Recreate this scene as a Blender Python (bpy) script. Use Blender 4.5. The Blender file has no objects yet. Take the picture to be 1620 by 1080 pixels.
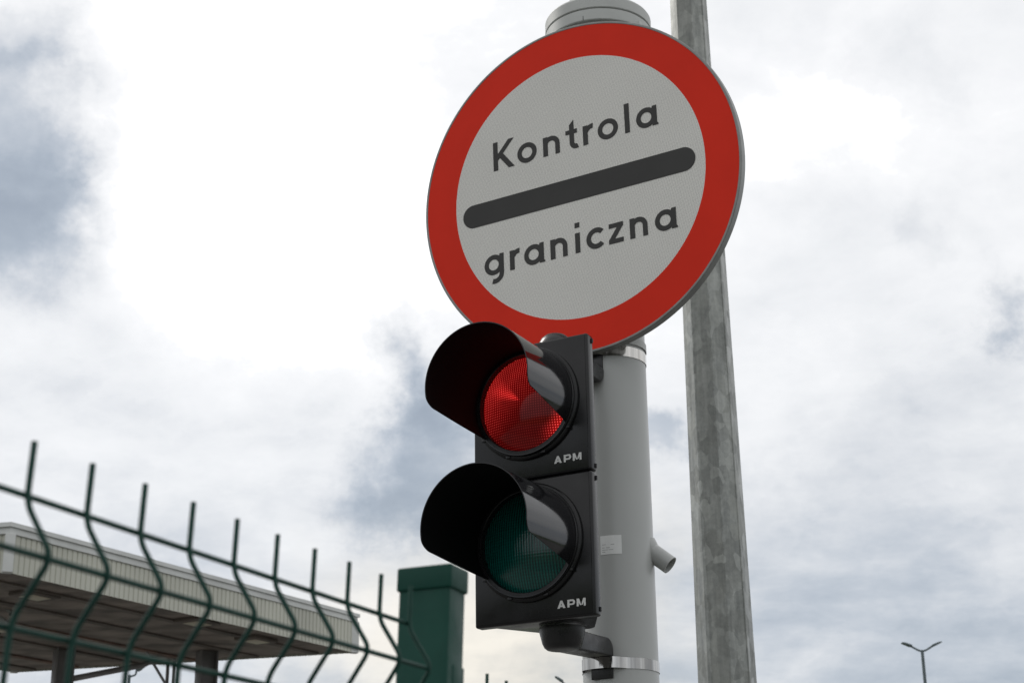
import bpy, bmesh, math, random
from mathutils import Vector, Matrix
R = math.radians
PI = math.pi
random.seed(4)
SC = bpy.context.scene
COL = SC.collection
H = 1.75                      # eye height above the ground

# ------------------------------------------------------------------ camera
pitch, roll = 0.354, -0.0142
fw = Vector((0, math.cos(pitch), math.sin(pitch)))
up0 = Vector((0, -math.sin(pitch), math.cos(pitch)))
rt0 = Vector((1, 0, 0))
rt = rt0 * math.cos(roll) + up0 * math.sin(roll)
up = up0 * math.cos(roll) - rt0 * math.sin(roll)
cd = bpy.data.cameras.new('camera')
cam = bpy.data.objects.new('camera', cd)
COL.objects.link(cam)
m = Matrix.Identity(4)
for i in range(3):
    m[i][0], m[i][1], m[i][2] = rt[i], up[i], -fw[i]
m[2][3] = H
cam.matrix_world = m
cd.sensor_width = 36.0
cd.lens = 2634.75 * 36 / 1620
cd.clip_start = 0.05
cd.clip_end = 3000
cd.dof.use_dof = True
cd.dof.focus_distance = 3.62
cd.dof.aperture_fstop = 15
SC.camera = cam

# ------------------------------------------------------------------ sky and sun
SUN_EL, SUN_AZ = R(43), R(-48)          # azimuth from +Y towards +X
w = bpy.data.worlds.new('World')
SC.world = w
w.use_nodes = True
nt = w.node_tree
nt.nodes.clear()
L = nt.links


def N(t, **kw):
    n = nt.nodes.new(t)
    for k, v in kw.items():
        setattr(n, k, v)
    return n


def put(sock, v):
    if hasattr(v, 'links') or isinstance(v, bpy.types.NodeSocket):
        nt.links.new(v, sock)
    else:
        sock.default_value = v


def M(op, a, b=0.0, c=0.0, clamp=False):
    n = N('ShaderNodeMath', operation=op, use_clamp=clamp)
    for s, v in zip(n.inputs, (a, b, c)):
        put(s, v)
    return n.outputs[0]


def V(op, a, b=(0, 0, 0), scale=None):
    n = N('ShaderNodeVectorMath', operation=op)
    put(n.inputs[0], a)
    put(n.inputs[1], b)
    if scale is not None:
        put(n.inputs['Scale'], scale)
    return n.outputs['Value'] if op in ('DISTANCE', 'DOT_PRODUCT', 'LENGTH') else n.outputs['Vector']


def smooth(v, a, b, lo=0.0, hi=1.0):
    n = N('ShaderNodeMapRange', interpolation_type='SMOOTHSTEP')
    put(n.inputs[0], v)
    for k, x in zip((1, 2, 3, 4), (a, b, lo, hi)):
        n.inputs[k].default_value = x
    return n.outputs[0]


def fbm(vec, scale, detail=8, rough=0.55, dist=0.0):
    n = N('ShaderNodeTexNoise')
    put(n.inputs['Vector'], vec)
    n.inputs['Scale'].default_value = scale
    n.inputs['Detail'].default_value = detail
    n.inputs['Roughness'].default_value = rough
    n.inputs['Distortion'].default_value = dist
    return n


tc = N('ShaderNodeTexCoord')
d = V('NORMALIZE', tc.outputs['Generated'])
sx = N('ShaderNodeSeparateXYZ')
L.new(d, sx.inputs[0])
dz = M('MAXIMUM', sx.outputs[2], 0.0)
den = M('ADD', dz, 0.17)
inv = M('DIVIDE', 1.0, den)
p = V('SCALE', d, scale=inv)                         # a flat cloud deck seen in perspective
warp = V('SUBTRACT', fbm(p, 2.3, 7, 0.6).outputs['Color'], (0.5, 0.5, 0.5))
warp2 = V('SUBTRACT', fbm(d, 9.0, 7, 0.62).outputs['Color'], (0.5, 0.5, 0.5))
dw = V('ADD', V('ADD', d, V('SCALE', warp, scale=0.05)), V('SCALE', warp2, scale=0.16))
n1 = fbm(p, 1.7, 10, 0.56, 0.3).outputs['Fac']
n2 = fbm(p, 5.5, 9, 0.6, 0.2).outputs['Fac']
#B0
SKYBLOBS = [
    ((-0.2877, 0.8580, 0.4255), 0.080, -0.38),
    ((-0.2794, 0.8801, 0.3838), 0.060, -0.22),
    ((-0.2778, 0.8302, 0.4833), 0.040, -0.28),
    ((-0.3046, 0.8579, 0.4138), 0.110, -0.30),
    ((-0.0595, 0.9553, 0.2894), 0.065, -0.60),
    ((-0.0647, 0.9434, 0.3254), 0.040, -0.30),
    ((0.2923, 0.8934, 0.3412), 0.045, -0.60),
    ((0.2312, 0.8918, 0.3890), 0.030, -0.14),
    ((-0.1327, 0.8806, 0.4548), 0.190, 0.36),
    ((-0.1776, 0.8920, 0.4157), 0.100, 0.16),
    ((0.1795, 0.8693, 0.4606), 0.100, 0.20),
    ((-0.1093, 0.9292, 0.3531), 0.080, 0.10),
    ((0.2130, 0.9616, 0.1731), 0.200, -0.20),
    ((-0.2084, 0.9354, 0.2856), 0.160, -0.05),
    ((-0.1797, 0.9388, 0.2940), 0.060, 0.08),
    ((0.2349, 0.8383, 0.4921), 0.050, -0.20),
    ((0.0936, 0.9513, 0.2938), 0.030, -0.40),
    ((0.2011, 0.9078, 0.3681), 0.120, -0.06),
    ((-0.0436, 0.9857, 0.1625), 0.080, 0.22),
    ((-0.1250, 0.9728, 0.1948), 0.070, 0.10),
    ((0.1641, 0.9383, 0.3044), 0.060, 0.12),
]
WARM = (0.0010, 0.9868, 0.1620)
#B1
v = M('ADD', smooth(dz, 0.10, 0.40, 0.66, 1.08), M('MULTIPLY', M('SUBTRACT', n1, 0.5), 0.75))
v = M('ADD', v, M('MULTIPLY', M('SUBTRACT', n2, 0.5), 0.50))
dst = V('MULTIPLY', d, (1.0, 1.0, 2.0))
bil = M('ABSOLUTE', M('SUBTRACT', fbm(V('ADD', dst, V('SCALE', warp2, scale=0.10)), 7.0, 9, 0.56, 0.4).outputs['Fac'], 0.5))
v = M('ADD', v, M('SUBTRACT', 0.03, M('MULTIPLY', bil, 0.8)))      # heaped, puffy edges
n3 = fbm(dst, 16.0, 8, 0.58, 0.5).outputs['Fac']
v = M('ADD', v, M('MULTIPLY', M('SUBTRACT', n3, 0.5), 0.22))
warm = None
for (c, rad, amt) in SKYBLOBS:
    f = smooth(V('DISTANCE', dw, c), rad, rad * 0.25, 0.0, amt)
    v = M('ADD', v, f)
warm = smooth(V('DISTANCE', dw, WARM), 0.16, 0.02, 0.0, 1.0)
back = smooth(sx.outputs[1], -0.5, 0.45, 0.92, 1.0)   # the far side of the sky is less bright than the side the sun is on
ramp = N('ShaderNodeValToRGB')
L.new(M('MULTIPLY', v, 0.7), ramp.inputs[0])
el = ramp.color_ramp.elements
el[0].position = 0.0
el[0].color = (0.28, 0.325, 0.39, 1)
el[1].position = 1.0
el[1].color = (1.30, 1.30, 1.28, 1)
for pos, c in ((0.22, (0.375, 0.425, 0.49, 1)), (0.36, (0.50, 0.54, 0.595, 1)), (0.5, (0.67, 0.69, 0.72, 1)),
               (0.64, (0.80, 0.81, 0.825, 1)), (0.82, (0.91, 0.912, 0.92, 1))):
    e = el.new(pos)
    e.color = c
mixw = N('ShaderNodeMix', data_type='RGBA', blend_type='MULTIPLY')
put(mixw.inputs[0], warm)
L.new(ramp.outputs[0], mixw.inputs[6])
mixw.inputs[7].default_value = (1.05, 0.98, 0.86, 1)
cl = V('SCALE', mixw.outputs[2], scale=back)
sky = N('ShaderNodeTexSky', sky_type='NISHITA')
sky.sun_disc = False
sky.sun_elevation = SUN_EL
sky.sun_rotation = SUN_AZ
bg1 = N('ShaderNodeBackground')
L.new(sky.outputs[0], bg1.inputs[0])
bg1.inputs[1].default_value = 0.10
bg2 = N('ShaderNodeBackground')
L.new(cl, bg2.inputs[0])
bg2.inputs[1].default_value = 1.0
mx = N('ShaderNodeMixShader')
mx.inputs[0].default_value = 0.93
L.new(bg1.outputs[0], mx.inputs[1])
L.new(bg2.outputs[0], mx.inputs[2])
out = N('ShaderNodeOutputWorld')
L.new(mx.outputs[0], out.inputs[0])

sd = bpy.data.lights.new('sun', 'SUN')
sd.energy = 1.2
sd.angle = R(14)
sd.color = (1.0, 0.96, 0.9)
sun = bpy.data.objects.new('sun', sd)
COL.objects.link(sun)
sdir = Vector((math.sin(SUN_AZ) * math.cos(SUN_EL), math.cos(SUN_AZ) * math.cos(SUN_EL), math.sin(SUN_EL)))
sun.rotation_euler = sdir.to_track_quat('Z', 'Y').to_euler()

vs = SC.view_settings
vs.view_transform = 'Standard'
vs.look = 'None'
vs.exposure = 0.16
vs.gamma = 1.0
SC.cycles.max_bounces = 8

# ------------------------------------------------------------------ materials
MATS = {}


def material(name, base, rough=0.5, metal=0.0, spec=0.5, var=0.0, vscale=8.0, bump=0.0, bscale=40.0, coat=0.0,
             coatr=0.05, rvar=0.0, stretch=None):
    global nt
    mt = bpy.data.materials.new(name)
    mt.use_nodes = True
    nt = mt.node_tree
    b = nt.nodes['Principled BSDF']
    b.inputs['Base Color'].default_value = (*base, 1)
    b.inputs['Roughness'].default_value = rough
    b.inputs['Metallic'].default_value = metal
    b.inputs['Specular IOR Level'].default_value = spec
    b.inputs['Coat Weight'].default_value = coat
    b.inputs['Coat Roughness'].default_value = coatr
    t = N('ShaderNodeTexCoord')
    vec = t.outputs['Object']
    if stretch:
        mp = N('ShaderNodeMapping')
        nt.links.new(vec, mp.inputs[0])
        mp.inputs['Scale'].default_value = stretch
        vec = mp.outputs[0]
    if var:
        n = fbm(vec, vscale, 7, 0.6)
        mm = N('ShaderNodeMix', data_type='RGBA')
        put(mm.inputs[0], smooth(n.outputs['Fac'], 0.3, 0.7))
        mm.inputs[6].default_value = (*[x * (1 - var) for x in base], 1)
        mm.inputs[7].default_value = (*[min(1, x * (1 + var)) for x in base], 1)
        nt.links.new(mm.outputs[2], b.inputs['Base Color'])
    if rvar:
        n = fbm(vec, vscale * 2.3, 6, 0.6)
        put(b.inputs['Roughness'], smooth(n.outputs['Fac'], 0.3, 0.7, max(0.02, rough - rvar), rough + rvar))
    if bump:
        n = fbm(vec, bscale, 6, 0.6)
        bp = N('ShaderNodeBump')
        bp.inputs['Strength'].default_value = bump
        bp.inputs['Distance'].default_value = 0.003
        nt.links.new(n.outputs['Fac'], bp.inputs['Height'])
        nt.links.new(bp.outputs[0], b.inputs['Normal'])
    MATS[name] = mt
    return mt


def bsdf(mt):
    return mt.node_tree.nodes['Principled BSDF']


material('sign_red', (0.74, 0.031, 0.013), 0.5, spec=0.12, var=0.04, vscale=5)
material('sign_black', (0.060, 0.059, 0.057), 0.5, spec=0.15, var=0.06, vscale=6)
material('sign_rim', (0.24, 0.245, 0.235), 0.42, 0.4, var=0.12, vscale=20)
material('signal_black', (0.009, 0.009, 0.0094), 0.20, spec=0.36, var=0.4, vscale=7, rvar=0.07)
material('visor_black', (0.009, 0.009, 0.010), 0.09, spec=0.42, var=0.2, vscale=9, rvar=0.04, bump=0.015, bscale=12)
material('visor_matt', (0.0045, 0.0045, 0.0044), 0.6, spec=0.10, var=0.15, vscale=9)
material('ring_black', (0.008, 0.008, 0.0085), 0.3, spec=0.35, var=0.2, vscale=20, rvar=0.08)
material('arm_black', (0.016, 0.016, 0.0165), 0.33, var=0.15, vscale=15, rvar=0.08, bump=0.06, bscale=120)
material('logo_white', (0.62, 0.62, 0.60), 0.5, var=0.05)
material('pole_grey', (0.44, 0.45, 0.435), 0.34, 0.0, var=0.035, vscale=2.2, rvar=0.05, bump=0.012, bscale=90)
material('collar_grey', (0.46, 0.47, 0.45), 0.45, 0.0, var=0.08, vscale=9, bump=0.04, bscale=50)
material('dark_gap', (0.03, 0.03, 0.03), 0.8)
material('steel', (0.50, 0.485, 0.46), 0.08, 1.0, var=0.45, vscale=34, bump=0.30, bscale=30, stretch=(1, 1, 0.03))
material('sticker_white', (0.78, 0.79, 0.77), 0.45, var=0.04, vscale=30)
material('sticker_ink', (0.30, 0.31, 0.31), 0.5)
material('fence_green', (0.0075, 0.044, 0.032), 0.5, spec=0.2, var=0.2, vscale=30)
material('post_green', (0.006, 0.055, 0.039), 0.5, spec=0.20, var=0.14, vscale=14, rvar=0.08)
material('cladding', (0.50, 0.50, 0.43), 0.5, var=0.10, vscale=1.2, stretch=(1, 1, 0.3))
material('trim_white', (0.60, 0.61, 0.59), 0.45, var=0.08, vscale=1.5)
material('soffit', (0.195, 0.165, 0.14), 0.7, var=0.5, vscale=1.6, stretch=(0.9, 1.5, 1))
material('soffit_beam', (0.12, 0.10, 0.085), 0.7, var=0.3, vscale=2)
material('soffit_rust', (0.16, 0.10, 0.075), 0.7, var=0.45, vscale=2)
material('column_paint', (0.22, 0.21, 0.21), 0.5, var=0.15, vscale=2)
material('column_light', (0.33, 0.33, 0.34), 0.5, var=0.1, vscale=2)
material('lamp_grey', (0.10, 0.13, 0.14), 0.5, var=0.1)
material('floodlight_grey', (0.36, 0.37, 0.36), 0.45, var=0.1)
material('fixture_glass', (0.50, 0.44, 0.33), 0.35, var=0.05)
material('asphalt', (0.13, 0.127, 0.12), 0.9, var=0.3, vscale=0.6, bump=0.4, bscale=30)
material('road_asphalt', (0.055, 0.055, 0.057), 0.85, var=0.25, vscale=1.5, bump=0.4, bscale=60)
material('kerb_stone', (0.36, 0.35, 0.33), 0.8, var=0.15, vscale=4)
material('grass_ground', (0.05, 0.08, 0.025), 0.95, var=0.5, vscale=1.0)

# white retroreflective sheeting with its fine cell lattice
mt = material('sign_white', (0.41, 0.41, 0.385), 0.5, spec=0.2)
nt = mt.node_tree
t = N('ShaderNodeTexCoord')
s3 = N('ShaderNodeSeparateXYZ')
nt.links.new(t.outputs['Object'], s3.inputs[0])
K = 2 * PI / 0.0050
ua = M('SINE', M('MULTIPLY', M('ADD', s3.outputs[0], M('MULTIPLY', s3.outputs[2], 0.55)), K))
ub = M('SINE', M('MULTIPLY', M('SUBTRACT', M('MULTIPLY', s3.outputs[0], 0.22), s3.outputs[2]), K * 0.92))
lat = M('MULTIPLY', ua, ub)
sp = fbm(t.outputs['Object'], 420, 2, 0.5).outputs['Fac']
lat = M('ADD', lat, M('MULTIPLY', M('SUBTRACT', sp, 0.5), 3.4))
lat = M('ADD', lat, M('MULTIPLY', M('SUBTRACT', fbm(t.outputs['Object'], 5, 4).outputs['Fac'], 0.5), 0.5))
mm = N('ShaderNodeMix', data_type='RGBA')
put(mm.inputs[0], smooth(lat, -1.1, 1.1))
mm.inputs[6].default_value = (0.55, 0.54, 0.505, 1)
mm.inputs[7].default_value = (0.88, 0.865, 0.815, 1)
nt.links.new(mm.outputs[2], bsdf(mt).inputs['Base Color'])

# galvanised steel: zinc spangle patches, streaks down the shaft
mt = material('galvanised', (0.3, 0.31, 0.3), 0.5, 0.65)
nt = mt.node_tree
t = N('ShaderNodeTexCoord')
mp = N('ShaderNodeMapping')
nt.links.new(t.outputs['Object'], mp.inputs[0])
mp.inputs['Scale'].default_value = (1, 1, 0.55)
wv = V('ADD', mp.outputs[0], V('SCALE', fbm(t.outputs['Object'], 14, 5).outputs['Color'], scale=0.025))
vo = N('ShaderNodeTexVoronoi')
nt.links.new(wv, vo.inputs['Vector'])
vo.inputs['Scale'].default_value = 30
sc_ = N('ShaderNodeSeparateColor')
nt.links.new(vo.outputs['Color'], sc_.inputs[0])
mp2 = N('ShaderNodeMapping')
nt.links.new(t.outputs['Object'], mp2.inputs[0])
mp2.inputs['Scale'].default_value = (1, 1, 0.06)
streak = fbm(mp2.outputs[0], 45, 6, 0.6).outputs['Fac']
fine = fbm(t.outputs['Object'], 60, 6, 0.65).outputs['Fac']
big = fbm(t.outputs['Object'], 7, 5, 0.6).outputs['Fac']
g = M('ADD', M('MULTIPLY', sc_.outputs[0], 0.16), M('MULTIPLY', streak, 0.42))
g = M('ADD', g, M('MULTIPLY', fine, 0.30))
g = M('ADD', g, M('MULTIPLY', big, 0.35))
rp = N('ShaderNodeValToRGB')
nt.links.new(smooth(g, 0.30, 1.0), rp.inputs[0])
rp.color_ramp.elements[0].color = (0.135, 0.142, 0.135, 1)
rp.color_ramp.elements[1].color = (0.42, 0.43, 0.40, 1)
# darker facet: its shade painted into the colour, edge ragged with zinc drips
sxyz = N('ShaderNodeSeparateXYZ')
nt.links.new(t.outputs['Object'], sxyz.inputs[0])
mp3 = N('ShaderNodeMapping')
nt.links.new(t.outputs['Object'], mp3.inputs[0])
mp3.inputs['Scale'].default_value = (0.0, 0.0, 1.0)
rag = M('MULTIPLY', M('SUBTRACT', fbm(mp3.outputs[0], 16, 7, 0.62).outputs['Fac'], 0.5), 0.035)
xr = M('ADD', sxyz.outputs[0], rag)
facet_shade = M('MULTIPLY', smooth(xr, 0.004, 0.0), smooth(xr, -0.066, -0.062))
facet_shade = M('MULTIPLY', facet_shade, smooth(sxyz.outputs[1], 0.0, -0.02))
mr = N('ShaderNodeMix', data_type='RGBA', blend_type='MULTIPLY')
put(mr.inputs[0], facet_shade)
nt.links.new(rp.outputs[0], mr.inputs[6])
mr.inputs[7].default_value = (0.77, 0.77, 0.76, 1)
nt.links.new(mr.outputs[2], bsdf(mt).inputs['Base Color'])
put(bsdf(mt).inputs['Roughness'], smooth(sc_.outputs[1], 0, 1, 0.34, 0.55))

# the lit red lens: its grid of small cells glows, brightest where the lamp behind it lies
mt = material('lens_red', (0.07, 0.003, 0.003), 0.10, spec=0.17, coat=0.0, coatr=0.05)
nt = mt.node_tree
t = N('ShaderNodeTexCoord')
s3 = N('ShaderNodeSeparateXYZ')
nt.links.new(t.outputs['Object'], s3.inputs[0])
KX = 2 * PI / 0.0052
cx = M('COSINE', M('MULTIPLY', s3.outputs[0], KX))
cz = M('COSINE', M('MULTIPLY', s3.outputs[2], KX))
dot = smooth(M('MULTIPLY', M('ADD', cx, 1.0), M('ADD', cz, 1.0)), 1.9, 3.5)
gap = smooth(M('MINIMUM', cx, cz), -1.0, 0.2, 0.78, 1.0)
rad = M('SQRT', M('ADD', M('POWER', s3.outputs[0], 2), M('POWER', s3.outputs[2], 2)))
ang = M('ARCTAN2', s3.outputs[2], s3.outputs[0])
wedge = M('MULTIPLY', smooth(M('ABSOLUTE', M('SUBTRACT', ang, 2.62)), 0.42, 0.0), smooth(rad, 0.0, 0.02))
wedge = M('MULTIPLY', wedge, smooth(rad, 0.10, 0.02, 0.25, 1.0))
upper = smooth(M('SUBTRACT', M('MULTIPLY', s3.outputs[2], 0.8), M('MULTIPLY', s3.outputs[0], 0.6)), -0.035, 0.06)
rim_ = M('MULTIPLY', smooth(rad, 0.065, 0.098), smooth(M('ABSOLUTE', M('ADD', ang, 0.35)), 0.9, 0.2))
lite = M('ADD', M('ADD', M('MULTIPLY', upper, 0.20), 0.065), M('ADD', M('MULTIPLY', wedge, 0.5), M('MULTIPLY', rim_, 0.60)))
lite = M('MULTIPLY', lite, M('ADD', 0.55, M('MULTIPLY', fbm(t.outputs['Object'], 30, 5).outputs['Fac'], 0.9)))
mm = N('ShaderNodeMix', data_type='RGBA')
put(mm.inputs[0], dot)
mm.inputs[6].default_value = (0.95, 0.004, 0.006, 1)
mm.inputs[7].default_value = (1.0, 0.10, 0.085, 1)
nt.links.new(mm.outputs[2], bsdf(mt).inputs['Emission Color'])
put(bsdf(mt).inputs['Emission Strength'], M('MULTIPLY', M('MULTIPLY', lite, gap), M('ADD', 0.52, M('MULTIPLY', dot, 1.9))))

# the unlit green lens: ribbed glass
mt = material('lens_green', (0.004, 0.075, 0.060), 0.10, spec=0.4, coat=0.25, coatr=0.04)
nt = mt.node_tree
t = N('ShaderNodeTexCoord')
s3 = N('ShaderNodeSeparateXYZ')
nt.links.new(t.outputs['Object'], s3.inputs[0])
KX = 2 * PI / 0.0060
rx = M('SINE', M('MULTIPLY', s3.outputs[0], KX))
rz = M('MULTIPLY', M('SINE', M('MULTIPLY', s3.outputs[2], KX)), 0.2)
ribs = M('ADD', rx, rz)
bp = N('ShaderNodeBump')
bp.inputs['Strength'].default_value = 0.15
bp.inputs['Distance'].default_value = 0.002
nt.links.new(ribs, bp.inputs['Height'])
nt.links.new(bp.outputs[0], bsdf(mt).inputs['Normal'])
mm = N('ShaderNodeMix', data_type='RGBA')
put(mm.inputs[0], smooth(M('ADD', ribs, M('MULTIPLY', fbm(t.outputs['Object'], 22, 5).outputs['Fac'], 1.2)), -1.0, 2.2))
mm.inputs[6].default_value = (0.002, 0.026, 0.022, 1)
mm.inputs[7].default_value = (0.006, 0.125, 0.103, 1)
nt.links.new(mm.outputs[2], bsdf(mt).inputs['Base Color'])

# ------------------------------------------------------------------ mesh helpers


def finish(name, bm, mat, parent=None, smooth_=True, angle=35, loc=None):
    bmesh.ops.recalc_face_normals(bm, faces=bm.faces)
    me = bpy.data.meshes.new(name)
    bm.to_mesh(me)
    bm.free()
    mats = mat if isinstance(mat, (list, tuple)) else [mat]
    for k in mats:
        me.materials.append(MATS[k])
    if smooth_:
        me.shade_smooth()
        me.set_sharp_from_angle(angle=R(angle))
    o = bpy.data.objects.new(name, me)
    COL.objects.link(o)
    if parent:
        o.parent = parent
    if loc is not None:
        o.location = loc
    return o


def thing(name, label, cat, loc=(0, 0, 0), mat=None, rz=0.0, group=None):
    o = bpy.data.objects.new(name, None)
    COL.objects.link(o)
    o.empty_display_size = 0.1
    if mat is not None:
        o.matrix_world = mat
    else:
        o.location = loc
        o.rotation_euler = (0, 0, rz)
    o['label'] = label
    o['category'] = cat
    if group:
        o['group'] = group
    return o


def box(bm, x0, x1, y0, y1, z0, z1, bev=0.0, seg=2):
    t = bmesh.new()
    bmesh.ops.create_cube(t, size=1)
    for vv in t.verts:
        vv.co = Vector(((x0 + x1) / 2 + vv.co.x * (x1 - x0), (y0 + y1) / 2 + vv.co.y * (y1 - y0), (z0 + z1) / 2 + vv.co.z * (z1 - z0)))
    if bev:
        bmesh.ops.bevel(t, geom=t.edges[:], offset=bev, segments=seg, affect='EDGES', profile=0.5)
    join(bm, t)


def join(bm, t, mat=None):
    mp_ = {}
    for vv in t.verts:
        mp_[vv] = bm.verts.new(mat @ vv.co if mat else vv.co)
    for f in t.faces:
        try:
            g_ = bm.faces.new([mp_[x] for x in f.verts])
            g_.material_index = f.material_index
        except ValueError:
            pass
    t.free()


def prism(bm, poly, a0, a1, axis='z', bev=0.0, seg=2):
    """polygon extruded along an axis; poly gives the two other coordinates in x,y / x,z / y,z order"""
    def pt(u, v_, a):
        return {'z': (u, v_, a), 'y': (u, a, v_), 'x': (a, u, v_)}[axis]
    t = bmesh.new()
    lo = [t.verts.new(pt(u, v_, a0)) for u, v_ in poly]
    hi = [t.verts.new(pt(u, v_, a1)) for u, v_ in poly]
    n = len(poly)
    t.faces.new(lo[::-1])
    t.faces.new(hi)
    for i in range(n):
        t.faces.new([lo[i], lo[(i + 1) % n], hi[(i + 1) % n], hi[i]])
    if bev:
        bmesh.ops.recalc_face_normals(t, faces=t.faces)
        bmesh.ops.bevel(t, geom=t.edges[:], offset=bev, segments=seg, affect='EDGES', profile=0.5)
    join(bm, t)


def lathe(bm, prof, n=64, axis='z', c=(0, 0, 0), close=False):
    """prof: list of (radius, along)"""
    def pt(r, a, t_):
        u, v_ = r * math.cos(t_), r * math.sin(t_)
        q = {'z': (u, v_, a), 'y': (u, a, v_), 'x': (a, u, v_)}[axis]
        return (q[0] + c[0], q[1] + c[1], q[2] + c[2])
    rows = []
    for r, a in prof:
        if r < 1e-7:
            rows.append([bm.verts.new(pt(0, a, 0))] * n)
        else:
            rows.append([bm.verts.new(pt(r, a, 2 * PI * k / n)) for k in range(n)])
    idx = list(range(len(rows) - 1)) + ([len(rows) - 1] if close else [])
    for i in idx:
        A, B = rows[i], rows[(i + 1) % len(rows)]
        for k in range(n):
            q = [A[k], A[(k + 1) % n], B[(k + 1) % n], B[k]]
            u = []
            for x in q:
                if x not in u:
                    u.append(x)
            if len(u) > 2:
                try:
                    bm.faces.new(u)
                except ValueError:
                    pass


def tube(bm, pts, r, n=8, caps=True):
    pts = [Vector(q) for q in pts]
    rows = []
    ref = Vector((0.13, 0.97, 0.2)).normalized()
    for i, q in enumerate(pts):
        a = pts[max(0, i - 1)]
        b = pts[min(len(pts) - 1, i + 1)]
        tg = (b - a).normalized()
        u = tg.cross(ref).normalized()
        v_ = tg.cross(u).normalized()
        rr = r[i] if isinstance(r, (list, tuple)) else r
        rows.append([bm.verts.new(q + rr * (u * math.cos(2 * PI * k / n) + v_ * math.sin(2 * PI * k / n))) for k in range(n)])
    for A, B in zip(rows, rows[1:]):
        for k in range(n):
            bm.faces.new([A[k], A[(k + 1) % n], B[(k + 1) % n], B[k]])
    if caps:
        bm.faces.new(rows[0][::-1])
        bm.faces.new(rows[-1])


def fillet(pts, r, n=5):
    """rounds the corners of a path"""
    pts = [Vector(q) for q in pts]
    o = [pts[0]]
    for a, b, c in zip(pts, pts[1:], pts[2:]):
        u, v_ = (a - b), (c - b)
        rr = min(r, u.length * 0.48, v_.length * 0.48)
        s, e = b + u.normalized() * rr, b + v_.normalized() * rr
        for k in range(n + 1):
            q = k / n
            o.append(s * (1 - q) ** 2 + b * 2 * q * (1 - q) + e * q * q)
    o.append(pts[-1])
    return o


# ------------------------------------------------------------------ ground (below the frame; it lights the undersides and shows in the gloss)
def sheet(name, x0, x1, y0, y1, z, mat, nx=1):
    bm = bmesh.new()
    vv = [bm.verts.new(q) for q in ((x0, y0, z), (x1, y0, z), (x1, y1, z), (x0, y1, z))]
    bm.faces.new(vv)
    o = finish(name, bm, mat, smooth_=False)
    o['kind'] = 'structure'
    return o


sheet('ground', -1200, 1200, -1200, 1200, 0.0, 'grass_ground')
sheet('pavement', -60, 60, -14, 60, 0.004, 'asphalt')
sheet('road', -60, 60, -9, -2.2, 0.008, 'road_asphalt')
bm = bmesh.new()
box(bm, -60, 60, -2.2, -2.05, 0.001, 0.13, 0.015)
finish('kerb', bm, 'kerb_stone')['kind'] = 'structure'

# ------------------------------------------------------------------ signal pole
PX, PY, PR = 0.2241, 3.6055, 0.0817
AZ = 0.4983                                         # the signal head's turn about the vertical
pole = thing('signal_pole', 'smooth grey round steel pole carrying the round sign and the signal head', 'pole', (PX, PY, 0), rz=-AZ)
# local: x = along the signal face, y = away from its front, z up (from the ground)
bm = bmesh.new()
lathe(bm, [(0, 0.0), (PR, 0.0), (PR, H + 2.125), (0, H + 2.125)], 96)
finish('shaft', bm, 'pole_grey', pole)
bm = bmesh.new()
lathe(bm, [(0.0, 0.0), (0.17, 0.0), (0.17, 0.016), (0.10, 0.020), (PR, 0.05)], 48)
finish('base_flange', bm, 'pole_grey', pole, loc=(0, 0, 0.01))
zc = H + 2.104
bm = bmesh.new()
lathe(bm, [(PR + 0.001, 0.006), (0.122, 0.006), (0.1245, 0.0), (0.1285, 0.0), (0.1300, 0.002), (0.1300, 0.029), (0.1285, 0.0305), (0.09, 0.0305)], 128)
finish('lower_collar', bm, 'collar_grey', pole, loc=(0, 0, zc), angle=25)
bm = bmesh.new()
lathe(bm, [(0.09, 0.0), (0.1285, 0.0), (0.1308, 0.002), (0.1308, 0.028), (0.128, 0.033), (0.10, 0.036), (0.068, 0.036)], 128)
finish('upper_collar', bm, 'collar_grey', pole, loc=(0, 0, zc + 0.0325), angle=25)
bm = bmesh.new()
lathe(bm, [(0.0684, 0.03), (0.0684, 1.6), (0.066, 1.61), (0, 1.615)], 64)
finish('upper_tube', bm, 'collar_grey', pole, loc=(0, 0, zc + 0.03))
bm = bmesh.new()
box(bm, -0.0008, 0.0008, -0.1304, -0.1270, 0.0015, 0.0125)
o = finish('slit', bm, 'dark_gap', pole, loc=(0, 0, zc), smooth_=False)
o.rotation_euler = (0, 0, R(9.5))


def band(name, z0, z1, r, bulge=0.0, bw=20, mat='steel', n=160, c0=0.0, lean=0.0):
    """strap round the pole; bulge lifts it over what it clamps (angles from the signal's side, degrees)"""
    bm = bmesh.new()
    rows = []
    for k in range(n):
        a = 360 * k / n - 180
        f = max(0.0, 1 - abs(a - c0) / bw) if bulge else 0
        rr = r + bulge * min(1, f * 2.2)
        x, y = rr * math.sin(R(a)), -rr * math.cos(R(a))
        xi, yi = (rr - 0.0012) * math.sin(R(a)), -(rr - 0.0012) * math.cos(R(a))
        dz_ = lean * math.sin(R(a))
        rows.append([bm.verts.new((xi, yi, z0 + dz_)), bm.verts.new((x, y, z0 + dz_)), bm.verts.new((x, y, z1 + dz_)), bm.verts.new((xi, yi, z1 + dz_))])
    for k in range(n):
        A, B = rows[k], rows[(k + 1) % n]
        for j in range(4):
            bm.faces.new([A[j], B[j], B[(j + 1) % 4], A[(j + 1) % 4]])
    return finish(name, bm, mat, pole, angle=50)


band('clamp_band', H + 0.5675, H + 0.5905, PR + 0.0016, 0.016, 42, c0=-7, lean=-0.001)
band('clamp_band', H + 1.2665, H + 1.291, PR + 0.0016, 0.012, 30, c0=-7, lean=-0.002)
band('sign_band', H + 1.296, H + 1.313, PR + 0.0030, 0.0, mat='collar_grey')
band('sign_band', H + 2.02, H + 2.037, PR + 0.0030, 0.0, mat='collar_grey')
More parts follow.
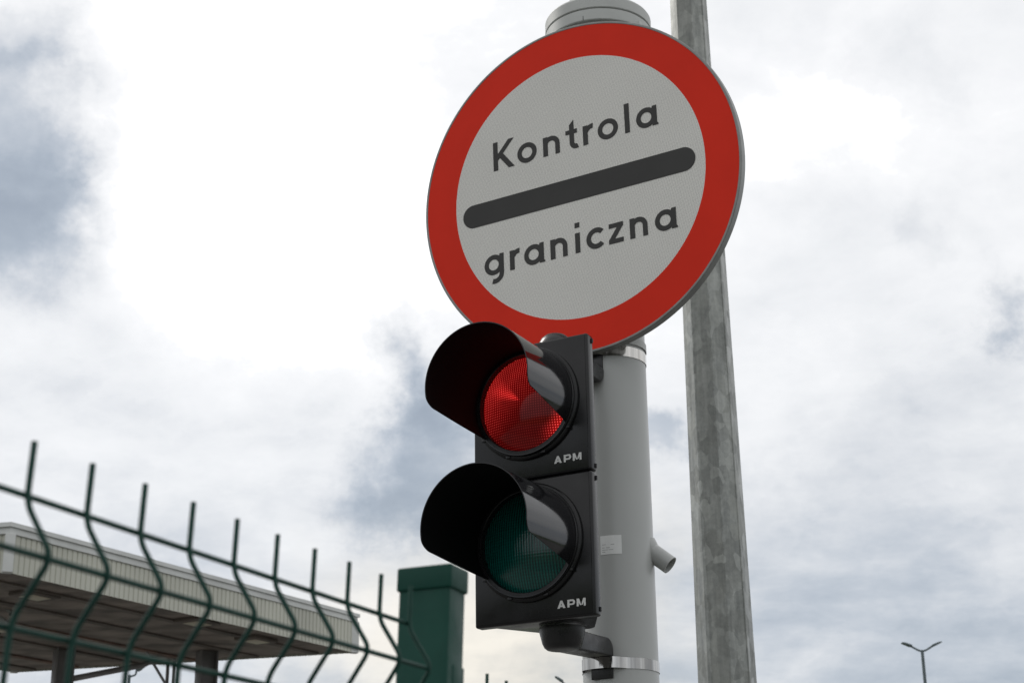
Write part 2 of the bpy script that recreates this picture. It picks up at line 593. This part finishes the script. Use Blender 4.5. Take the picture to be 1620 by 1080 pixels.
# slanted pipe stub, open at its end
sl = bmesh.new()
lathe(sl, [(0.0205, -0.03), (0.0205, 0.066), (0.0180, 0.066), (0.0180, 0.0), (0.0, 0.0)], 40, 'z')
wd = Vector((0.86, -0.30, -0.0)) * 0.80 + Vector((0, 0, -0.60))    # in world terms: right, towards the eye, down
wd.normalize()
loc_w = Vector((0.0, 0.0, 0.0))
rot = Matrix.Rotation(AZ, 3, 'Z')
ldir = rot @ wd
start = rot @ Vector((0.0655, -0.016, 0.0)) + Vector((0, 0, H + 0.838))
o = finish('pipe_stub', sl, 'pole_grey', pole)
o.rotation_euler = ldir.to_track_quat('Z', 'Y').to_euler()
o.location = start
wb = bmesh.new()
lathe(wb, [(0.0205, 0.010), (0.0222, 0.007), (0.0252, 0.001), (0.0285, -0.006)], 40)
o2 = finish('weld_bead', wb, 'pole_grey', o)
o2.location = (0, 0, 0.006)
# sticker
bm = bmesh.new()
rows = []
for k in range(13):
    a = R(0.2 + 32.8 * k / 12)
    rows.append([bm.verts.new(((PR + 0.0006) * math.sin(a), -(PR + 0.0006) * math.cos(a), z)) for z in (H + 0.8118 + 0.0004 * k / 12, H + 0.8533 + 0.0004 * k / 12)])
for A, B in zip(rows, rows[1:]):
    bm.faces.new([A[0], B[0], B[1], A[1]])
stk = finish('sticker', bm, 'sticker_white', pole)
bm = bmesh.new()
random.seed(11)
for z, spans in ((0.8330, ((3, 9), (16.5, 22))), (0.8262, ((3, 7), (9, 15))), (0.8215, ((3, 12), (13, 20))), (0.8168, ((3, 8),))):
    for a0, a1 in spans:
        q = [bm.verts.new(((PR + 0.0010) * math.sin(R(a)), -(PR + 0.0010) * math.cos(R(a)), H + z + dz_))
             for a, dz_ in ((a0, 0), (a1, 0), (a1, 0.0009), (a0, 0.0009))]
        bm.faces.new(q)
finish('printed_lines', bm, 'sticker_ink', stk)

# ------------------------------------------------------------------ lettering drawn from strokes


class Ink:
    def __init__(self):
        self.bm = bmesh.new()
        self.k = 0

    def poly(self, pts):
        self.k += 1
        y = -0.0005 - 0.00003 * (self.k % 12)
        self.bm.faces.new([self.bm.verts.new((x, y, z)) for x, z in pts])

    def bar(self, a, b, t, cut=0.0):
        a, b = Vector(a), Vector(b)
        n = Vector((-(b - a).y, (b - a).x)).normalized() * t / 2
        self.poly([a - n, b - n, b + n, a + n])

    def arc(self, c, ro, ri, a0, a1, sy=1.0, n=40):
        self.k += 1
        y = -0.0005 - 0.00003 * (self.k % 12)
        rows = []
        for i in range(n + 1):
            a = R(a0 + (a1 - a0) * i / n)
            rows.append([self.bm.verts.new((c[0] + r * math.cos(a), y, c[1] + (r - (0 if sy == 1 else 0)) * math.sin(a) * sy)) for r in (ri, ro)])
        for A, B in zip(rows, rows[1:]):
            self.bm.faces.new([A[0], A[1], B[1], B[0]])


T = 12.6   # stroke, millimetres


def glyph(ink, ch, x, y0):
    """x: left edge; y0: baseline; x-height 48, ascender 73 (millimetres)"""
    b, a, P, t = ink.bar, ink.arc, ink.poly, T
    if ch == 'K':
        P([(x, y0), (x + t, y0), (x + t, y0 + 73), (x, y0 + 73)])
        P([(x + t - 1, y0 + 23.5), (x + 57, y0 + 73), (x + 41.5, y0 + 73), (x + t - 1, y0 + 40.5)])
        P([(x + 16, y0 + 33), (x + 41, y0), (x + 57, y0), (x + 26, y0 + 41)])
    elif ch == 'o':
        a((x + 26, y0 + 24), 26, 14, 0, 360, 0.98)
    elif ch == 'n':
        P([(x, y0), (x + t, y0), (x + t, y0 + 48), (x, y0 + 48)])
        a((x + 22, y0 + 26), 22, 10.2, 0, 150)
        P([(x + 32.0, y0), (x + 44, y0), (x + 44, y0 + 26.2), (x + 32.0, y0 + 26.2)])
    elif ch == 't':
        P([(x + 10, y0 + 16), (x + 22, y0 + 16), (x + 22, y0 + 73), (x + 10, y0 + 61)])
        P([(x, y0 + 38), (x + 30, y0 + 38), (x + 30, y0 + 48.5), (x, y0 + 48.5)])
        a((x + 27, y0 + 16.2), 17, 5.2, 180, 292)
    elif ch == 'r':
        P([(x, y0), (x + t, y0), (x + t, y0 + 48), (x, y0 + 48)])
        a((x + 25, y0 + 26), 24, 12, 86, 160)
    elif ch == 'l':
        P([(x, y0), (x + t, y0), (x + t, y0 + 73), (x, y0 + 73)])
    elif ch == 'i':
        P([(x, y0), (x + t, y0), (x + t, y0 + 48.5), (x, y0 + 48.5)])
        P([(x, y0 + 61), (x + t, y0 + 61), (x + t, y0 + 73.5), (x, y0 + 73.5)])
    elif ch in 'ag':
        a((x + 25, y0 + 24), 25, 13.2, 0, 360, 1.0)
        if ch == 'a':
            P([(x + 40, y0), (x + 52, y0), (x + 52, y0 + 49), (x + 41.5, y0 + 49), (x + 40, y0 + 46)])
            P([(x + 40, y0 + 8), (x + 44, y0), (x + 55, y0), (x + 55, y0 + 3), (x + 51, y0 + 8)])
        else:
            P([(x + 40, y0 + 2), (x + 52, y0 + 2), (x + 52, y0 + 49), (x + 41.5, y0 + 49), (x + 40, y0 + 46)])
            a((x + 27, y0 + 2.2), 25, 13.2, 360, 252)
    elif ch == 'c':
        a((x + 25, y0 + 24), 25.5, 13.5, 42, 318)
    elif ch == 'z':
        P([(x + 1, y0 + 37.5), (x + 37, y0 + 37.5), (x + 37, y0 + 48.5), (x + 1, y0 + 48.5)])
        P([(x, y0), (x + 37, y0), (x + 37, y0 + 11), (x, y0 + 11)])
        P([(x, y0 + 9), (x + 14.5, y0 + 9), (x + 37, y0 + 40), (x + 22.5, y0 + 40)])


def word(name, glyphs, y0, parent, mat, shear):
    ink = Ink()
    for ch, x in glyphs:
        glyph(ink, ch, x, y0)
    for vv in ink.bm.verts:
        vv.co.x = (vv.co.x + shear * (vv.co.z - y0)) / 1000.0
        vv.co.z = vv.co.z / 1000.0
    return finish(name, ink.bm, mat, parent, smooth_=False)


# ------------------------------------------------------------------ round sign
az, ro, ti = 0.491, 0.0343, 0.0641
Sx = Vector((math.cos(az), -math.sin(az), 0))
N0 = Vector((-math.sin(az), -math.cos(az), 0))
UT = Vector((0, 0, 1)) * math.cos(ti) + N0 * math.sin(ti)
ex = Sx * math.cos(ro) + UT * math.sin(ro)
ez = UT * math.cos(ro) - Sx * math.sin(ro)
ey = ez.cross(ex)
mw = Matrix.Identity(4)
for i in range(3):
    mw[i][0], mw[i][1], mw[i][2] = ex[i], ey[i], ez[i]
mw.translation = Vector((0.1538, 3.4933, 1.6736 + H))
sign = thing('road_sign', 'round red and white sign reading Kontrola graniczna with a black bar', 'road sign', mat=mw)
bm = bmesh.new()
lathe(bm, [(0, 0), (0.3208, 0)], 160, 'y')
finish('white_face', bm, 'sign_white', sign, smooth_=False)
bm = bmesh.new()
lathe(bm, [(0.3208, 0), (0.4002, 0)], 160, 'y')
finish('red_border', bm, 'sign_red', sign, smooth_=False)
bm = bmesh.new()
lathe(bm, [(0.4002, 0.0), (0.4012, -0.0010), (0.4048, -0.0008), (0.4065, 0.001), (0.4065, 0.021), (0.4045, 0.023), (0.396, 0.023), (0.396, 0.003), (0.0, 0.003)], 160, 'y')
finish('rim', bm, 'sign_rim', sign, angle=40)
ink = Ink()
pts = []
for k in range(25):
    a = R(-90 + 180 * k / 24)
    pts.append((0.2685 + 0.0290 * math.cos(a), -0.0095 + 0.0290 * math.sin(a)))
for k in range(25):
    a = R(90 + 180 * k / 24)
    pts.append((-0.2735 + 0.0290 * math.cos(a), -0.0075 + 0.0290 * math.sin(a)))
ink.poly(pts)
finish('black_bar', ink.bm, 'sign_black', sign, smooth_=False)
word('lettering', [('K', -211), ('o', -146), ('n', -77), ('t', -17), ('r', 28), ('o', 66), ('l', 135), ('a', 164)], 92.5, sign, 'sign_black', 0.045)
word('lettering', [('g', -256), ('r', -188), ('a', -150), ('n', -81), ('i', -17), ('c', 12), ('z', 68), ('n', 121), ('a', 183)], -165, sign, 'sign_black', 0.05)
for z in (-0.33, 0.36):
    bm = bmesh.new()
    box(bm, -0.19, 0.19, 0.023, 0.041, z - 0.02, z + 0.02, 0.003)
    br = finish('back_rail', bm, 'collar_grey', sign)
    bm = bmesh.new()
    box(bm, -0.035, 0.035, 0.041, 0.062, z - 0.014, z + 0.014, 0.003)
    finish('clip', bm, 'collar_grey', br)

# ------------------------------------------------------------------ traffic signal
BL = Vector((-0.0828, 3.3454, 0.6217 + H))
W, HH = 0.2704, 0.5845
sig = thing('traffic_light', 'black two-lamp traffic light, upper lamp glowing red and lower green lamp dark', 'traffic light', BL, rz=-AZ)
# hull behind the doors
bm = bmesh.new()
prism(bm, [(0.006, 0.026), (0.264, 0.026), (0.256, 0.042), (0.196, 0.150), (0.186, 0.158), (0.084, 0.158), (0.074, 0.150), (0.014, 0.042)], 0.006, HH - 0.006, 'z', 0.003)
finish('housing', bm, 'signal_black', sig)
for z in (HH - 0.012, HH / 2 + 0.012, HH / 2 - 0.013, 0.014):
    bm = bmesh.new()
    lathe(bm, [(0, 0.0), (0.0024, 0.0), (0.0024, 0.009), (0, 0.009)], 14, 'z', (W + 0.0008, 0.021, z - 0.0045))
    finish('hinge', bm, 'ring_black', sig)


def apm(parent, x0, z0):
    """the maker's mark in wide bold capitals"""
    ink = Ink()
    h, t = 0.0152, 0.0042
    P = ink.poly
    # A
    P([(0.0, 0), (0.0052, 0), (0.0112, h), (0.0068, h)])
    P([(0.0180, 0), (0.0128, 0), (0.0068, h), (0.0112, h)])
    P([(0.0036, 0.0026), (0.0145, 0.0026), (0.0130, 0.0058), (0.0050, 0.0058)])
    # P
    x = 0.0225
    P([(x, 0), (x + 0.0048, 0), (x + 0.0048, h), (x, h)])
    P([(x + 0.004, h - 0.0034), (x + 0.0115, h - 0.0034), (x + 0.0130, h), (x + 0.004, h)])
    P([(x + 0.004, 0.0042), (x + 0.0130, 0.0042), (x + 0.0118, 0.0074), (x + 0.004, 0.0074)])
    ink.arc((x + 0.0118, (h + 0.0042) / 2), (h - 0.0042) / 2, (h - 0.0042) / 2 - 0.0042, -92, 92)
    # M
    x = 0.0435
    P([(x, 0), (x + 0.0044, 0), (x + 0.0044, h), (x, h)])
    P([(x + 0.0156, 0), (x + 0.0200, 0), (x + 0.0200, h), (x + 0.0156, h)])
    P([(x + 0.0006, h), (x + 0.0072, 0.0020), (x + 0.0100, 0.0020), (x + 0.0056, h)])
    P([(x + 0.0194, h), (x + 0.0128, 0.0020), (x + 0.0100, 0.0020), (x + 0.0144, h)])
    for vv in ink.bm.verts:
        vv.co.x = vv.co.x * 0.98
    return finish('lettering', ink.bm, 'logo_white', parent, smooth_=False, loc=(x0, -0.0012, z0))


def visor_len(dh):
    if dh >= -0.014:
        return 0.215
    if dh >= -0.036:
        q = (-0.014 - dh) / 0.022
        return 0.190 + 0.025 * math.sqrt(max(0, 1 - q * q)) - 0.002 * q
    if dh >= -0.0645:
        q = (-0.036 - dh) / 0.0285
        return 0.188 + (0.019 - 0.188) * q
    return 0.019


def make_module(z0, z1, lens_z, lens_mat, name_label):
    door = bpy.data.objects.new('door', None)
    bm = bmesh.new()
    box(bm, 0.0, W, 0.0, 0.027, z0, z1, 0.0045, 3)
    box(bm, 0.0048, W - 0.0055, -0.0012, 0.012, z0 + 0.0045, z1 - 0.0040, 0.0009, 2)
    o = finish('door', bm, 'signal_black', sig, angle=30)
    bpy.data.objects.remove(door)
    o['label'] = name_label
    cxl = 0.1285
    # seat ring round the lens
    bm = bmesh.new()
    lathe(bm, [(0.1030, -0.004), (0.1035, -0.0165), (0.1050, -0.018), (0.1140, -0.018), (0.1150, -0.0165), (0.1152, -0.012),
               (0.1190, -0.0115), (0.1212, -0.0095), (0.1218, 0.0), (0.1218, 0.004), (0.1030, 0.004)], 128, 'y', close=True)
    finish('lens_ring', bm, 'ring_black', o, loc=(cxl, 0, lens_z), angle=35)
    bm = bmesh.new()
    prof = []
    for k in range(13):
        r_ = 0.1045 * k / 12
        prof.append((r_, -0.024 * (1 - (k / 12) ** 2) - 0.001))
    lathe(bm, prof, 96, 'y')
    le = finish('lens', bm, lens_mat, o, loc=(cxl, 0, lens_z), angle=60)
    le['label'] = 'glowing red lens' if lens_mat == 'lens_red' else 'unlit dark green lens'
    # tunnel visor, cut away below
    bm = bmesh.new()
    n, ns = 720, 10
    tilt = -0.030
    grid = {}
    for k in range(n):
        th = 2 * PI * k / n
        for side in (0, 1):
            for j in range(ns + 1):
                rr0 = 0.1125 if side == 0 else 0.1105
                dh = 0.1160 * math.cos(th) - 0.045 * 0.116 * math.sin(th)
                ln = visor_len(dh) * (1.0 if lens_z > 0.3 else 1.065)
                q = 0.010 + (ln - 0.010) * j / ns
                rr = rr0 + 0.0045 * q / 0.212
                grid[k, side, j] = bm.verts.new((rr * math.sin(th), -q, rr * math.cos(th) + tilt * q))
    for k in range(n):
        k2 = (k + 1) % n
        for j in range(ns):
            f = bm.faces.new([grid[k, 0, j], grid[k, 0, j + 1], grid[k2, 0, j + 1], grid[k2, 0, j]])
            f = bm.faces.new([grid[k, 1, j], grid[k2, 1, j], grid[k2, 1, j + 1], grid[k, 1, j + 1]])
            f.material_index = 1
        bm.faces.new([grid[k, 0, ns], grid[k, 1, ns], grid[k2, 1, ns], grid[k2, 0, ns]])
        bm.faces.new([grid[k, 0, 0], grid[k2, 0, 0], grid[k2, 1, 0], grid[k, 1, 0]])
    finish('visor', bm, ['visor_black', 'visor_matt'], o, loc=(cxl, 0, lens_z), angle=60)
    # small clips on the ring
    for a in (215, 250, 290, 325):
        x, z = 0.1185 * math.cos(R(a)), 0.1185 * math.sin(R(a))
        bm = bmesh.new()
        box(bm, x - 0.005, x + 0.005, -0.0140, -0.010, z - 0.003, z + 0.003, 0.0012)
        finish('lens_clip', bm, 'ring_black', o, loc=(cxl, 0, lens_z))
    apm(o, 0.1885, z0 + 0.0225 if z0 > 0.1 else z0 + 0.0200)
    return o


make_module(HH / 2 + 0.0006, HH, 0.4530, 'lens_red', 'upper door with the lit red lamp')
make_module(0.0, HH / 2 - 0.0006, 0.1600, 'lens_green', 'lower door with the dark green lamp')

# mounting arms (hub under / over the hull, arm back to the pole, foot under the steel band)
for s, zb in ((-1, 0.006), (1, HH - 0.006)):
    bm = bmesh.new()
    if s < 0:
        prof = [(0.0, 0.002), (0.047, 0.002), (0.0465, 0.012), (0.041, 0.034), (0.037, 0.042), (0.032, 0.046), (0.020, 0.0475), (0.0, 0.048)]
    else:
        prof = [(0.0, 0.002), (0.042, 0.002), (0.041, 0.020), (0.037, 0.038), (0.031, 0.049), (0.022, 0.0565), (0.010, 0.0597), (0.0, 0.060)]
    lathe(bm, [(r_, s * a) for r_, a in prof], 56)
    hub = finish('mounting_arm', bm, 'arm_black', sig, loc=(0.142, 0.108, zb), angle=50)
    bm = bmesh.new()
    y1 = 0.2935 - 0.108 + 0.004
    outl = [(0.0, 0.003), (0.10, 0.001)]
    for k in range(9):
        a = R(90 * k / 8)
        outl.append((y1 - 0.026 + 0.026 * math.sin(a), 0.026 - 0.026 * math.cos(a) - 0.002))
    outl += [(y1, 0.0350), (0.0, 0.0465)]
    prism(bm, [(u, s * v_) for u, v_ in outl], -0.028, 0.025, 'x', 0.004, 3)
    finish('arm', bm, 'arm_black', hub, loc=(0.0, 0, 0), angle=50)
    bm = bmesh.new()
    za, zb2 = sorted((s * 0.030, s * 0.081))
    box(bm, -0.0262, 0.0232, y1 - 0.0085, y1 - 0.0006, za, zb2, 0.0015)
    finish('foot', bm, 'arm_black', hub, angle=50)

# ------------------------------------------------------------------ octagonal lighting column behind
colm = thing('lighting_column', 'tall tapering eight-sided galvanised lighting column behind the round sign', 'lamp post', (0.7515, 6.0, 0))
bm = bmesh.new()
rows = []
view = math.atan2(0.7515, 6.0)
for i in range(25):
    z = (H + 7.6) * i / 24
    rr = 0.1045 - 0.01036 * (z - H - 0.907)
    rows.append([bm.verts.new((rr * math.sin(a), -rr * math.cos(a), z)) for a in [R(-17 + 22.5 + 45 * k) - view for k in range(8)]])
for A, B in zip(rows, rows[1:]):
    for k in range(8):
        bm.faces.new([A[k], A[(k + 1) % 8], B[(k + 1) % 8], B[k]])
bm.faces.new(rows[-1])
long_edges = [e for e in bm.edges if abs(e.verts[0].co.z - e.verts[1].co.z) > 0.1]
bmesh.ops.bevel(bm, geom=long_edges, offset=0.003, segments=2, affect='EDGES', profile=0.5)
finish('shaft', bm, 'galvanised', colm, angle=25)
bm = bmesh.new()
a = R(-17 + 22.5 + 45) - view
def seam(z):
    rr = 0.1045 - 0.01036 * (z - H - 0.907)
    return (rr * 0.985 * math.sin(a - 0.03), -rr * 0.985 * math.cos(a - 0.03), z)
tube(bm, [seam(0.3 + 0.3 * i) for i in range(29)], 0.0032, 6)
finish('weld_seam', bm, 'galvanised', colm)
bm = bmesh.new()
box(bm, -0.2, 0.2, -0.2, 0.2, 0.006, 0.03, 0.004)
finish('base_plate', bm, 'galvanised', colm)
bm = bmesh.new()
tube(bm, fillet([(0, 0, H + 7.5), (0, 0, H + 8.0), (0.2, -1.0, H + 8.25)], 0.3), 0.028, 10)
finish('bracket_arm', bm, 'galvanised', colm)
bm = bmesh.new()
prism(bm, [(-0.10, 0), (0.10, 0), (0.13, 0.2), (0.09, 0.5), (-0.09, 0.5), (-0.13, 0.2)], 0, 0.07, 'z', 0.02)
o = finish('lamp_head', bm, 'floodlight_grey', colm, loc=(0.2, -1.0, H + 8.2))
o.rotation_euler = (0, 0, PI + 0.2)

# ------------------------------------------------------------------ green welded-mesh fence
FA = 1.1889
Fx = Vector((math.cos(FA), math.sin(FA), 0))          # along the fence, away from the eye
Fn = Vector((math.sin(FA), -math.cos(FA), 0))         # towards the eye's side
UL = Vector((0.0335, -0.0223, 1.0))                   # uprights in the fence's own axes (x along, y = -normal)
WR = 0.00172


def upright_mesh(height, folds):
    """one vertical wire, folded in a V at each stiffening crease; top at the origin"""
    pts = [UL * 0.0]
    for h0 in folds:
        for hh, off in ((h0 + 0.0045, 0), (h0 + 0.0345, -0.0197), (h0 + 0.0645, 0)):
            pts.append(UL * -hh + Vector((0, off, 0)))
    pts.append(UL * -height)
    bm = bmesh.new()
    tube(bm, fillet(pts, 0.0075, 6), WR, 10)
    return bm


def mesh_panel(origin, label, i0, i1, folds, height, slope=0.0248, group='green welded-mesh fence panels'):
    p_ = thing('mesh_fence', label, 'fence', (origin.x, origin.y, 0), rz=FA, group=group)
    ztop = origin.z
    first = None
    for i in range(i0, i1 + 1):
        loc = (0.05 * i, 0, ztop + slope * 0.05 * i)
        if first is None:
            first = finish('upright_wire', upright_mesh(height, folds), 'fence_green', p_, loc=loc)
        else:
            c = first.copy()
            COL.objects.link(c)
            c.parent = p_
            c.location = loc
    hs = []
    for h0 in folds:
        hs += [(h0, 0.0026), (h0 + 0.0348, -0.0187 + 0.0026), (h0 + 0.0676, 0.0026)]
    k = 0.3
    while k < height - 0.05:
        if all(abs(k - f) > 0.12 for f in folds):
            hs.append((k, 0.0026))
        k += 0.2
    for hh, off in hs:
        bm = bmesh.new()
        a = Vector((0.05 * i0 - 0.004, off, slope * 0.05 * i0)) - UL * hh
        b = Vector((0.05 * i1 + 0.003, off, slope * 0.05 * i1)) - UL * hh
        tube(bm, [a, b], WR, 10)
        finish('cross_wire', bm, 'fence_green', p_, loc=(0, 0, ztop))
    return p_


mesh_panel(Vector((-0.2463, 0.8204, 0.2521 + H)), 'green wire mesh fence panel with folded uprights running up to the green post', -39, 9,
           [0.0281, 0.9, 1.72], 1.95)


def fence_post(loc, ztop, label):
    pt_ = thing('fence_post', label, 'fence post', (loc.x, loc.y, 0), rz=FA)

    def lean(bm, z):
        for vv in bm.verts:
            h = z - vv.co.z
            vv.co.x -= 0.016 * h
            vv.co.y += 0.030 * h
    bm = bmesh.new()
    box(bm, 0.0012, 0.0330, -0.0038, 0.0405, 0.0, ztop - 0.004, 0.0025, 3)
    lean(bm, ztop)
    finish('shaft', bm, 'post_green', pt_)
    bm = bmesh.new()
    box(bm, -0.0006, 0.0345, -0.0056, 0.0420, ztop - 0.0192, ztop, 0.0018, 3)
    lean(bm, ztop)
    finish('cap', bm, 'post_green', pt_)
    for z in (0.35, 1.0, 1.6, ztop - 0.094):
        bm = bmesh.new()
        box(bm, 0.012, 0.0334, -0.0045, -0.0030, z - 0.016, z + 0.016, 0.0006)
        lean(bm, ztop)
        finish('clip', bm, 'post_green', pt_)
    return pt_


w10 = Vector((-0.05997, 1.28436, 0.26446 + H))
pc = w10 + Fx * 0.0125
fence_post(pc, w10.z + 0.0285, 'square green post with a flat cap at the end of the mesh fence')
# far panel, two wire tips just in view
mesh_panel(Vector((-0.0293, 1.6619, 0.264 + H)), 'distant green wire fence panel with only two wire tips showing right of the post', 0, 30,
           [0.0281, 0.9, 1.72], 1.95, slope=0.0)

# ------------------------------------------------------------------ canopy of the border crossing
cA, cB, cC, cD = [Vector((x, y, 0)) for x, y in ((-6.083, 19.622), (-2.484, 25.524), (-8.076, 26.896), (-11.675, 20.995))]
ZB = 4.40 + H
can = thing('canopy', 'long flat checkpoint canopy with pale ribbed fascia and brown underside behind the fence', 'canopy', (-7.08, 23.26, 0))
off0 = Vector((-7.08, 23.26, 0))


def ribbed(a, b, z0, z1, pitch_=0.085, dep=0.012):
    """corrugated cladding standing between two plan points"""
    a, b = a - off0, b - off0
    t_ = (b - a).normalized()
    nn = Vector((t_.y, -t_.x, 0))
    n = int((b - a).length / pitch_)
    bm = bmesh.new()
    prof = []
    for k in range(n):
        s = (b - a).length * k / n
        q = (b - a).length / n
        for f, o in ((0.0, dep), (0.68, dep), (0.76, 0), (0.92, 0)):
            prof.append(a + t_ * (s + q * f) + nn * o)
    prof.append(b + nn * dep)
    lo = [bm.verts.new((v_.x, v_.y, z0)) for v_ in prof]
    hi = [bm.verts.new((v_.x, v_.y, z1)) for v_ in prof]
    for k in range(len(prof) - 1):
        bm.faces.new([lo[k], lo[k + 1], hi[k + 1], hi[k]])
    return bm


def quad_slab(pts, z0, z1, grow=0.0):
    c = sum(pts, Vector()) / 4
    bm = bmesh.new()
    q = [((v_ - c) * (1 + grow / (v_ - c).length) + c - off0) for v_ in pts]
    prism(bm, [(v_.x, v_.y) for v_ in q], z0, z1, 'z')
    return bm


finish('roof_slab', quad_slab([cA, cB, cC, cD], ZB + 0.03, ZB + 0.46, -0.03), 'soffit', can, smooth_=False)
for a, b in ((cA, cB), (cB, cC), (cC, cD), (cD, cA)):
    finish('fascia', ribbed(a, b, ZB, ZB + 0.465), 'cladding', can, smooth_=False)
for q in (cA, cB, cC, cD):
    bm = bmesh.new()
    box(bm, -0.06, 0.06, -0.06, 0.06, ZB - 0.004, ZB + 0.466, 0.006)
    o = finish('corner_trim', bm, 'trim_white', can, loc=q - off0, smooth_=False)
    o.rotation_euler = (0, 0, R(22))
finish('roof_trim', quad_slab([cA, cB, cC, cD], ZB + 0.468, ZB + 0.545, 0.05), 'trim_white', can, smooth_=False)
finish('roof_edge', quad_slab([cA, cB, cC, cD], ZB + 0.547, ZB + 0.60, 0.09), 'trim_white', can, smooth_=False)
u_ = (cB - cA)
v2 = (cD - cA)
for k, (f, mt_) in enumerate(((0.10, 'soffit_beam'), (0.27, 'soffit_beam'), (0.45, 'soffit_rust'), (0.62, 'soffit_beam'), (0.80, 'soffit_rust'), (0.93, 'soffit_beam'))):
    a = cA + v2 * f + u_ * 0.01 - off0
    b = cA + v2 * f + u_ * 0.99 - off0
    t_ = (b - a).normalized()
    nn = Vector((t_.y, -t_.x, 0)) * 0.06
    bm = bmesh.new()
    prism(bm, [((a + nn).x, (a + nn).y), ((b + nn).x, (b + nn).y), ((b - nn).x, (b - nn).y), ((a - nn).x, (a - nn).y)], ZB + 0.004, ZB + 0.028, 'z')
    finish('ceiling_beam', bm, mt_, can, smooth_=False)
for (x, y) in ((-6.12, 20.98), (-3.80, 24.32), (-4.40, 22.9), (-7.6, 23.4)):
    bm = bmesh.new()
    box(bm, -0.20, 0.20, -0.26, 0.26, -0.05, 0.0, 0.01)
    o = finish('ceiling_lamp', bm, 'soffit_beam', can, loc=(x - off0.x, y - off0.y, ZB + 0.028))
    o.rotation_euler = (0, 0, R(58.6 - 90))
    bm = bmesh.new()
    box(bm, -0.12, 0.12, -0.16, 0.16, -0.058, -0.051, 0.002)
    finish('lamp_glass', bm, 'fixture_glass', o)
for (x, y) in ((-6.77, 24.98), (-4.70, 25.38), (-10.0, 22.2)):
    bm = bmesh.new()
    # broad I-section column
    for (x0, x1, y0, y1) in ((-0.13, 0.13, -0.14, -0.115), (-0.13, 0.13, 0.115, 0.14), (-0.02, 0.02, -0.114, 0.114)):
        box(bm, x0, x1, y0, y1, 0.0, ZB + 0.02, 0.004)
    o = finish('column', bm, 'column_paint', can, loc=(x - off0.x, y - off0.y, 0))
    o.rotation_euler = (0, 0, R(-62))
    bm = bmesh.new()
    box(bm, -0.19, 0.19, -0.19, 0.19, 0.0, 0.03, 0.003)
    finish('foot_plate', bm, 'column_paint', o, loc=(0, 0, 0.006))
# braces and a rainwater pipe
bm = bmesh.new()
tube(bm, [(-6.60 - off0.x, 24.95 - off0.y, ZB - 0.42), (-5.75 - off0.x, 25.75 - off0.y, ZB - 0.10), (-5.6 - off0.x, 25.9 - off0.y, ZB + 0.02)], 0.045, 8)
finish('brace', bm, 'column_paint', can)
bm = bmesh.new()
tube(bm, [(-5.60 - off0.x, 25.2 - off0.y, ZB + 0.02), (-5.17 - off0.x, 25.1 - off0.y, ZB - 0.62)], 0.022, 8)
finish('brace', bm, 'column_light', can)
for dx in (0.0, 0.10):
    bm = bmesh.new()
    tube(bm, [(-5.42 + dx - off0.x, 26.0 - off0.y, 0.0), (-5.42 + dx - off0.x, 26.0 - off0.y, ZB + 0.02)], 0.028, 8)
    finish('rain_pipe', bm, 'column_light' if dx else 'column_paint', can)

# pale floodlight hanging on a bracket under the canopy corner
fl = thing('floodlight', 'pale grey floodlight on a slanting bracket at the left edge under the canopy', 'floodlight', (-6.72, 22.0, H + 4.45))
bm = bmesh.new()
tube(bm, [(0, 0, -0.1), (0, 0, -0.02)], 0.022, 8)
finish('drop_rod', bm, 'soffit_beam', fl)
bm = bmesh.new()
tube(bm, [(-0.35, 0.0, 0.24), (-0.16, 0, 0.09), (0.0, 0, -0.06)], 0.026, 8)
finish('bracket', bm, 'floodlight_grey', fl)
bm = bmesh.new()
prism(bm, [(-0.22, -0.10), (0.06, -0.16), (0.09, -0.08), (0.02, 0.0), (-0.20, 0.0)], -0.14, 0.14, 'y', 0.015)
h_ = finish('lamp_head', bm, 'floodlight_grey', fl, loc=(-0.10, 0, -0.12))
bm = bmesh.new()
box(bm, -0.18, 0.04, -0.12, 0.12, -0.18, -0.165, 0.004)
finish('lamp_glass', bm, 'fixture_glass', h_)


# ------------------------------------------------------------------ far street lamps
def street_lamp(x, y, ztop, heads, label, lean=0.0, r=0.07):
    t_ = thing('street_lamp', label, 'street lamp', (x, y, 0), group='distant street lamps')
    bm = bmesh.new()
    tube(bm, [(lean, 0, 0), (0, 0, ztop)], [r * 1.5, r * 0.85], 12)
    finish('pole', bm, 'lamp_grey', t_)
    for (dx, dz_, hl) in heads:
        s = 1 if dx > 0 else -1
        bm = bmesh.new()
        tube(bm, fillet([(0, 0, ztop - 0.05), (s * 0.16, 0, ztop + 0.0), (dx * 0.55, 0, ztop + dz_ * 0.55), (dx * 0.7, 0, ztop + dz_ * 0.74)], 0.15), r * 0.55, 8)
        arm = finish('arm', bm, 'lamp_grey', t_)
        bm = bmesh.new()
        prism(bm, [(0, -0.025), (hl * 0.25, -0.04), (hl, -0.015), (hl, 0.02), (hl * 0.6, 0.045), (0, 0.04)], -0.13, 0.13, 'y', 0.015)
        o = finish('lamp_head', bm, 'lamp_grey', arm, loc=(dx * 0.55, 0, ztop + dz_ * 0.60))
        o.rotation_euler = (0, -math.atan2(dz_, abs(dx)), 0) if s > 0 else (0, -math.atan2(dz_, abs(dx)), PI)
    return t_


street_lamp(15.78, 65, H + 11.00, [(-0.72, 0.26, 0.40), (0.74, 0.27, 0.40)], 'slim distant double-armed street lamp alone against the sky at lower right', -0.05)
street_lamp(2.1, 60, H + 8.90, [(-0.82, 0.52, 0.34)], 'distant single-armed street lamp peeking up left of the pole clamp', 0, 0.06)
street_lamp(-9.25, 40, H + 6.45, [(0.30, 0.18, 0.22)], 'small distant lamp seen through the fence under the canopy', 0, 0.045)
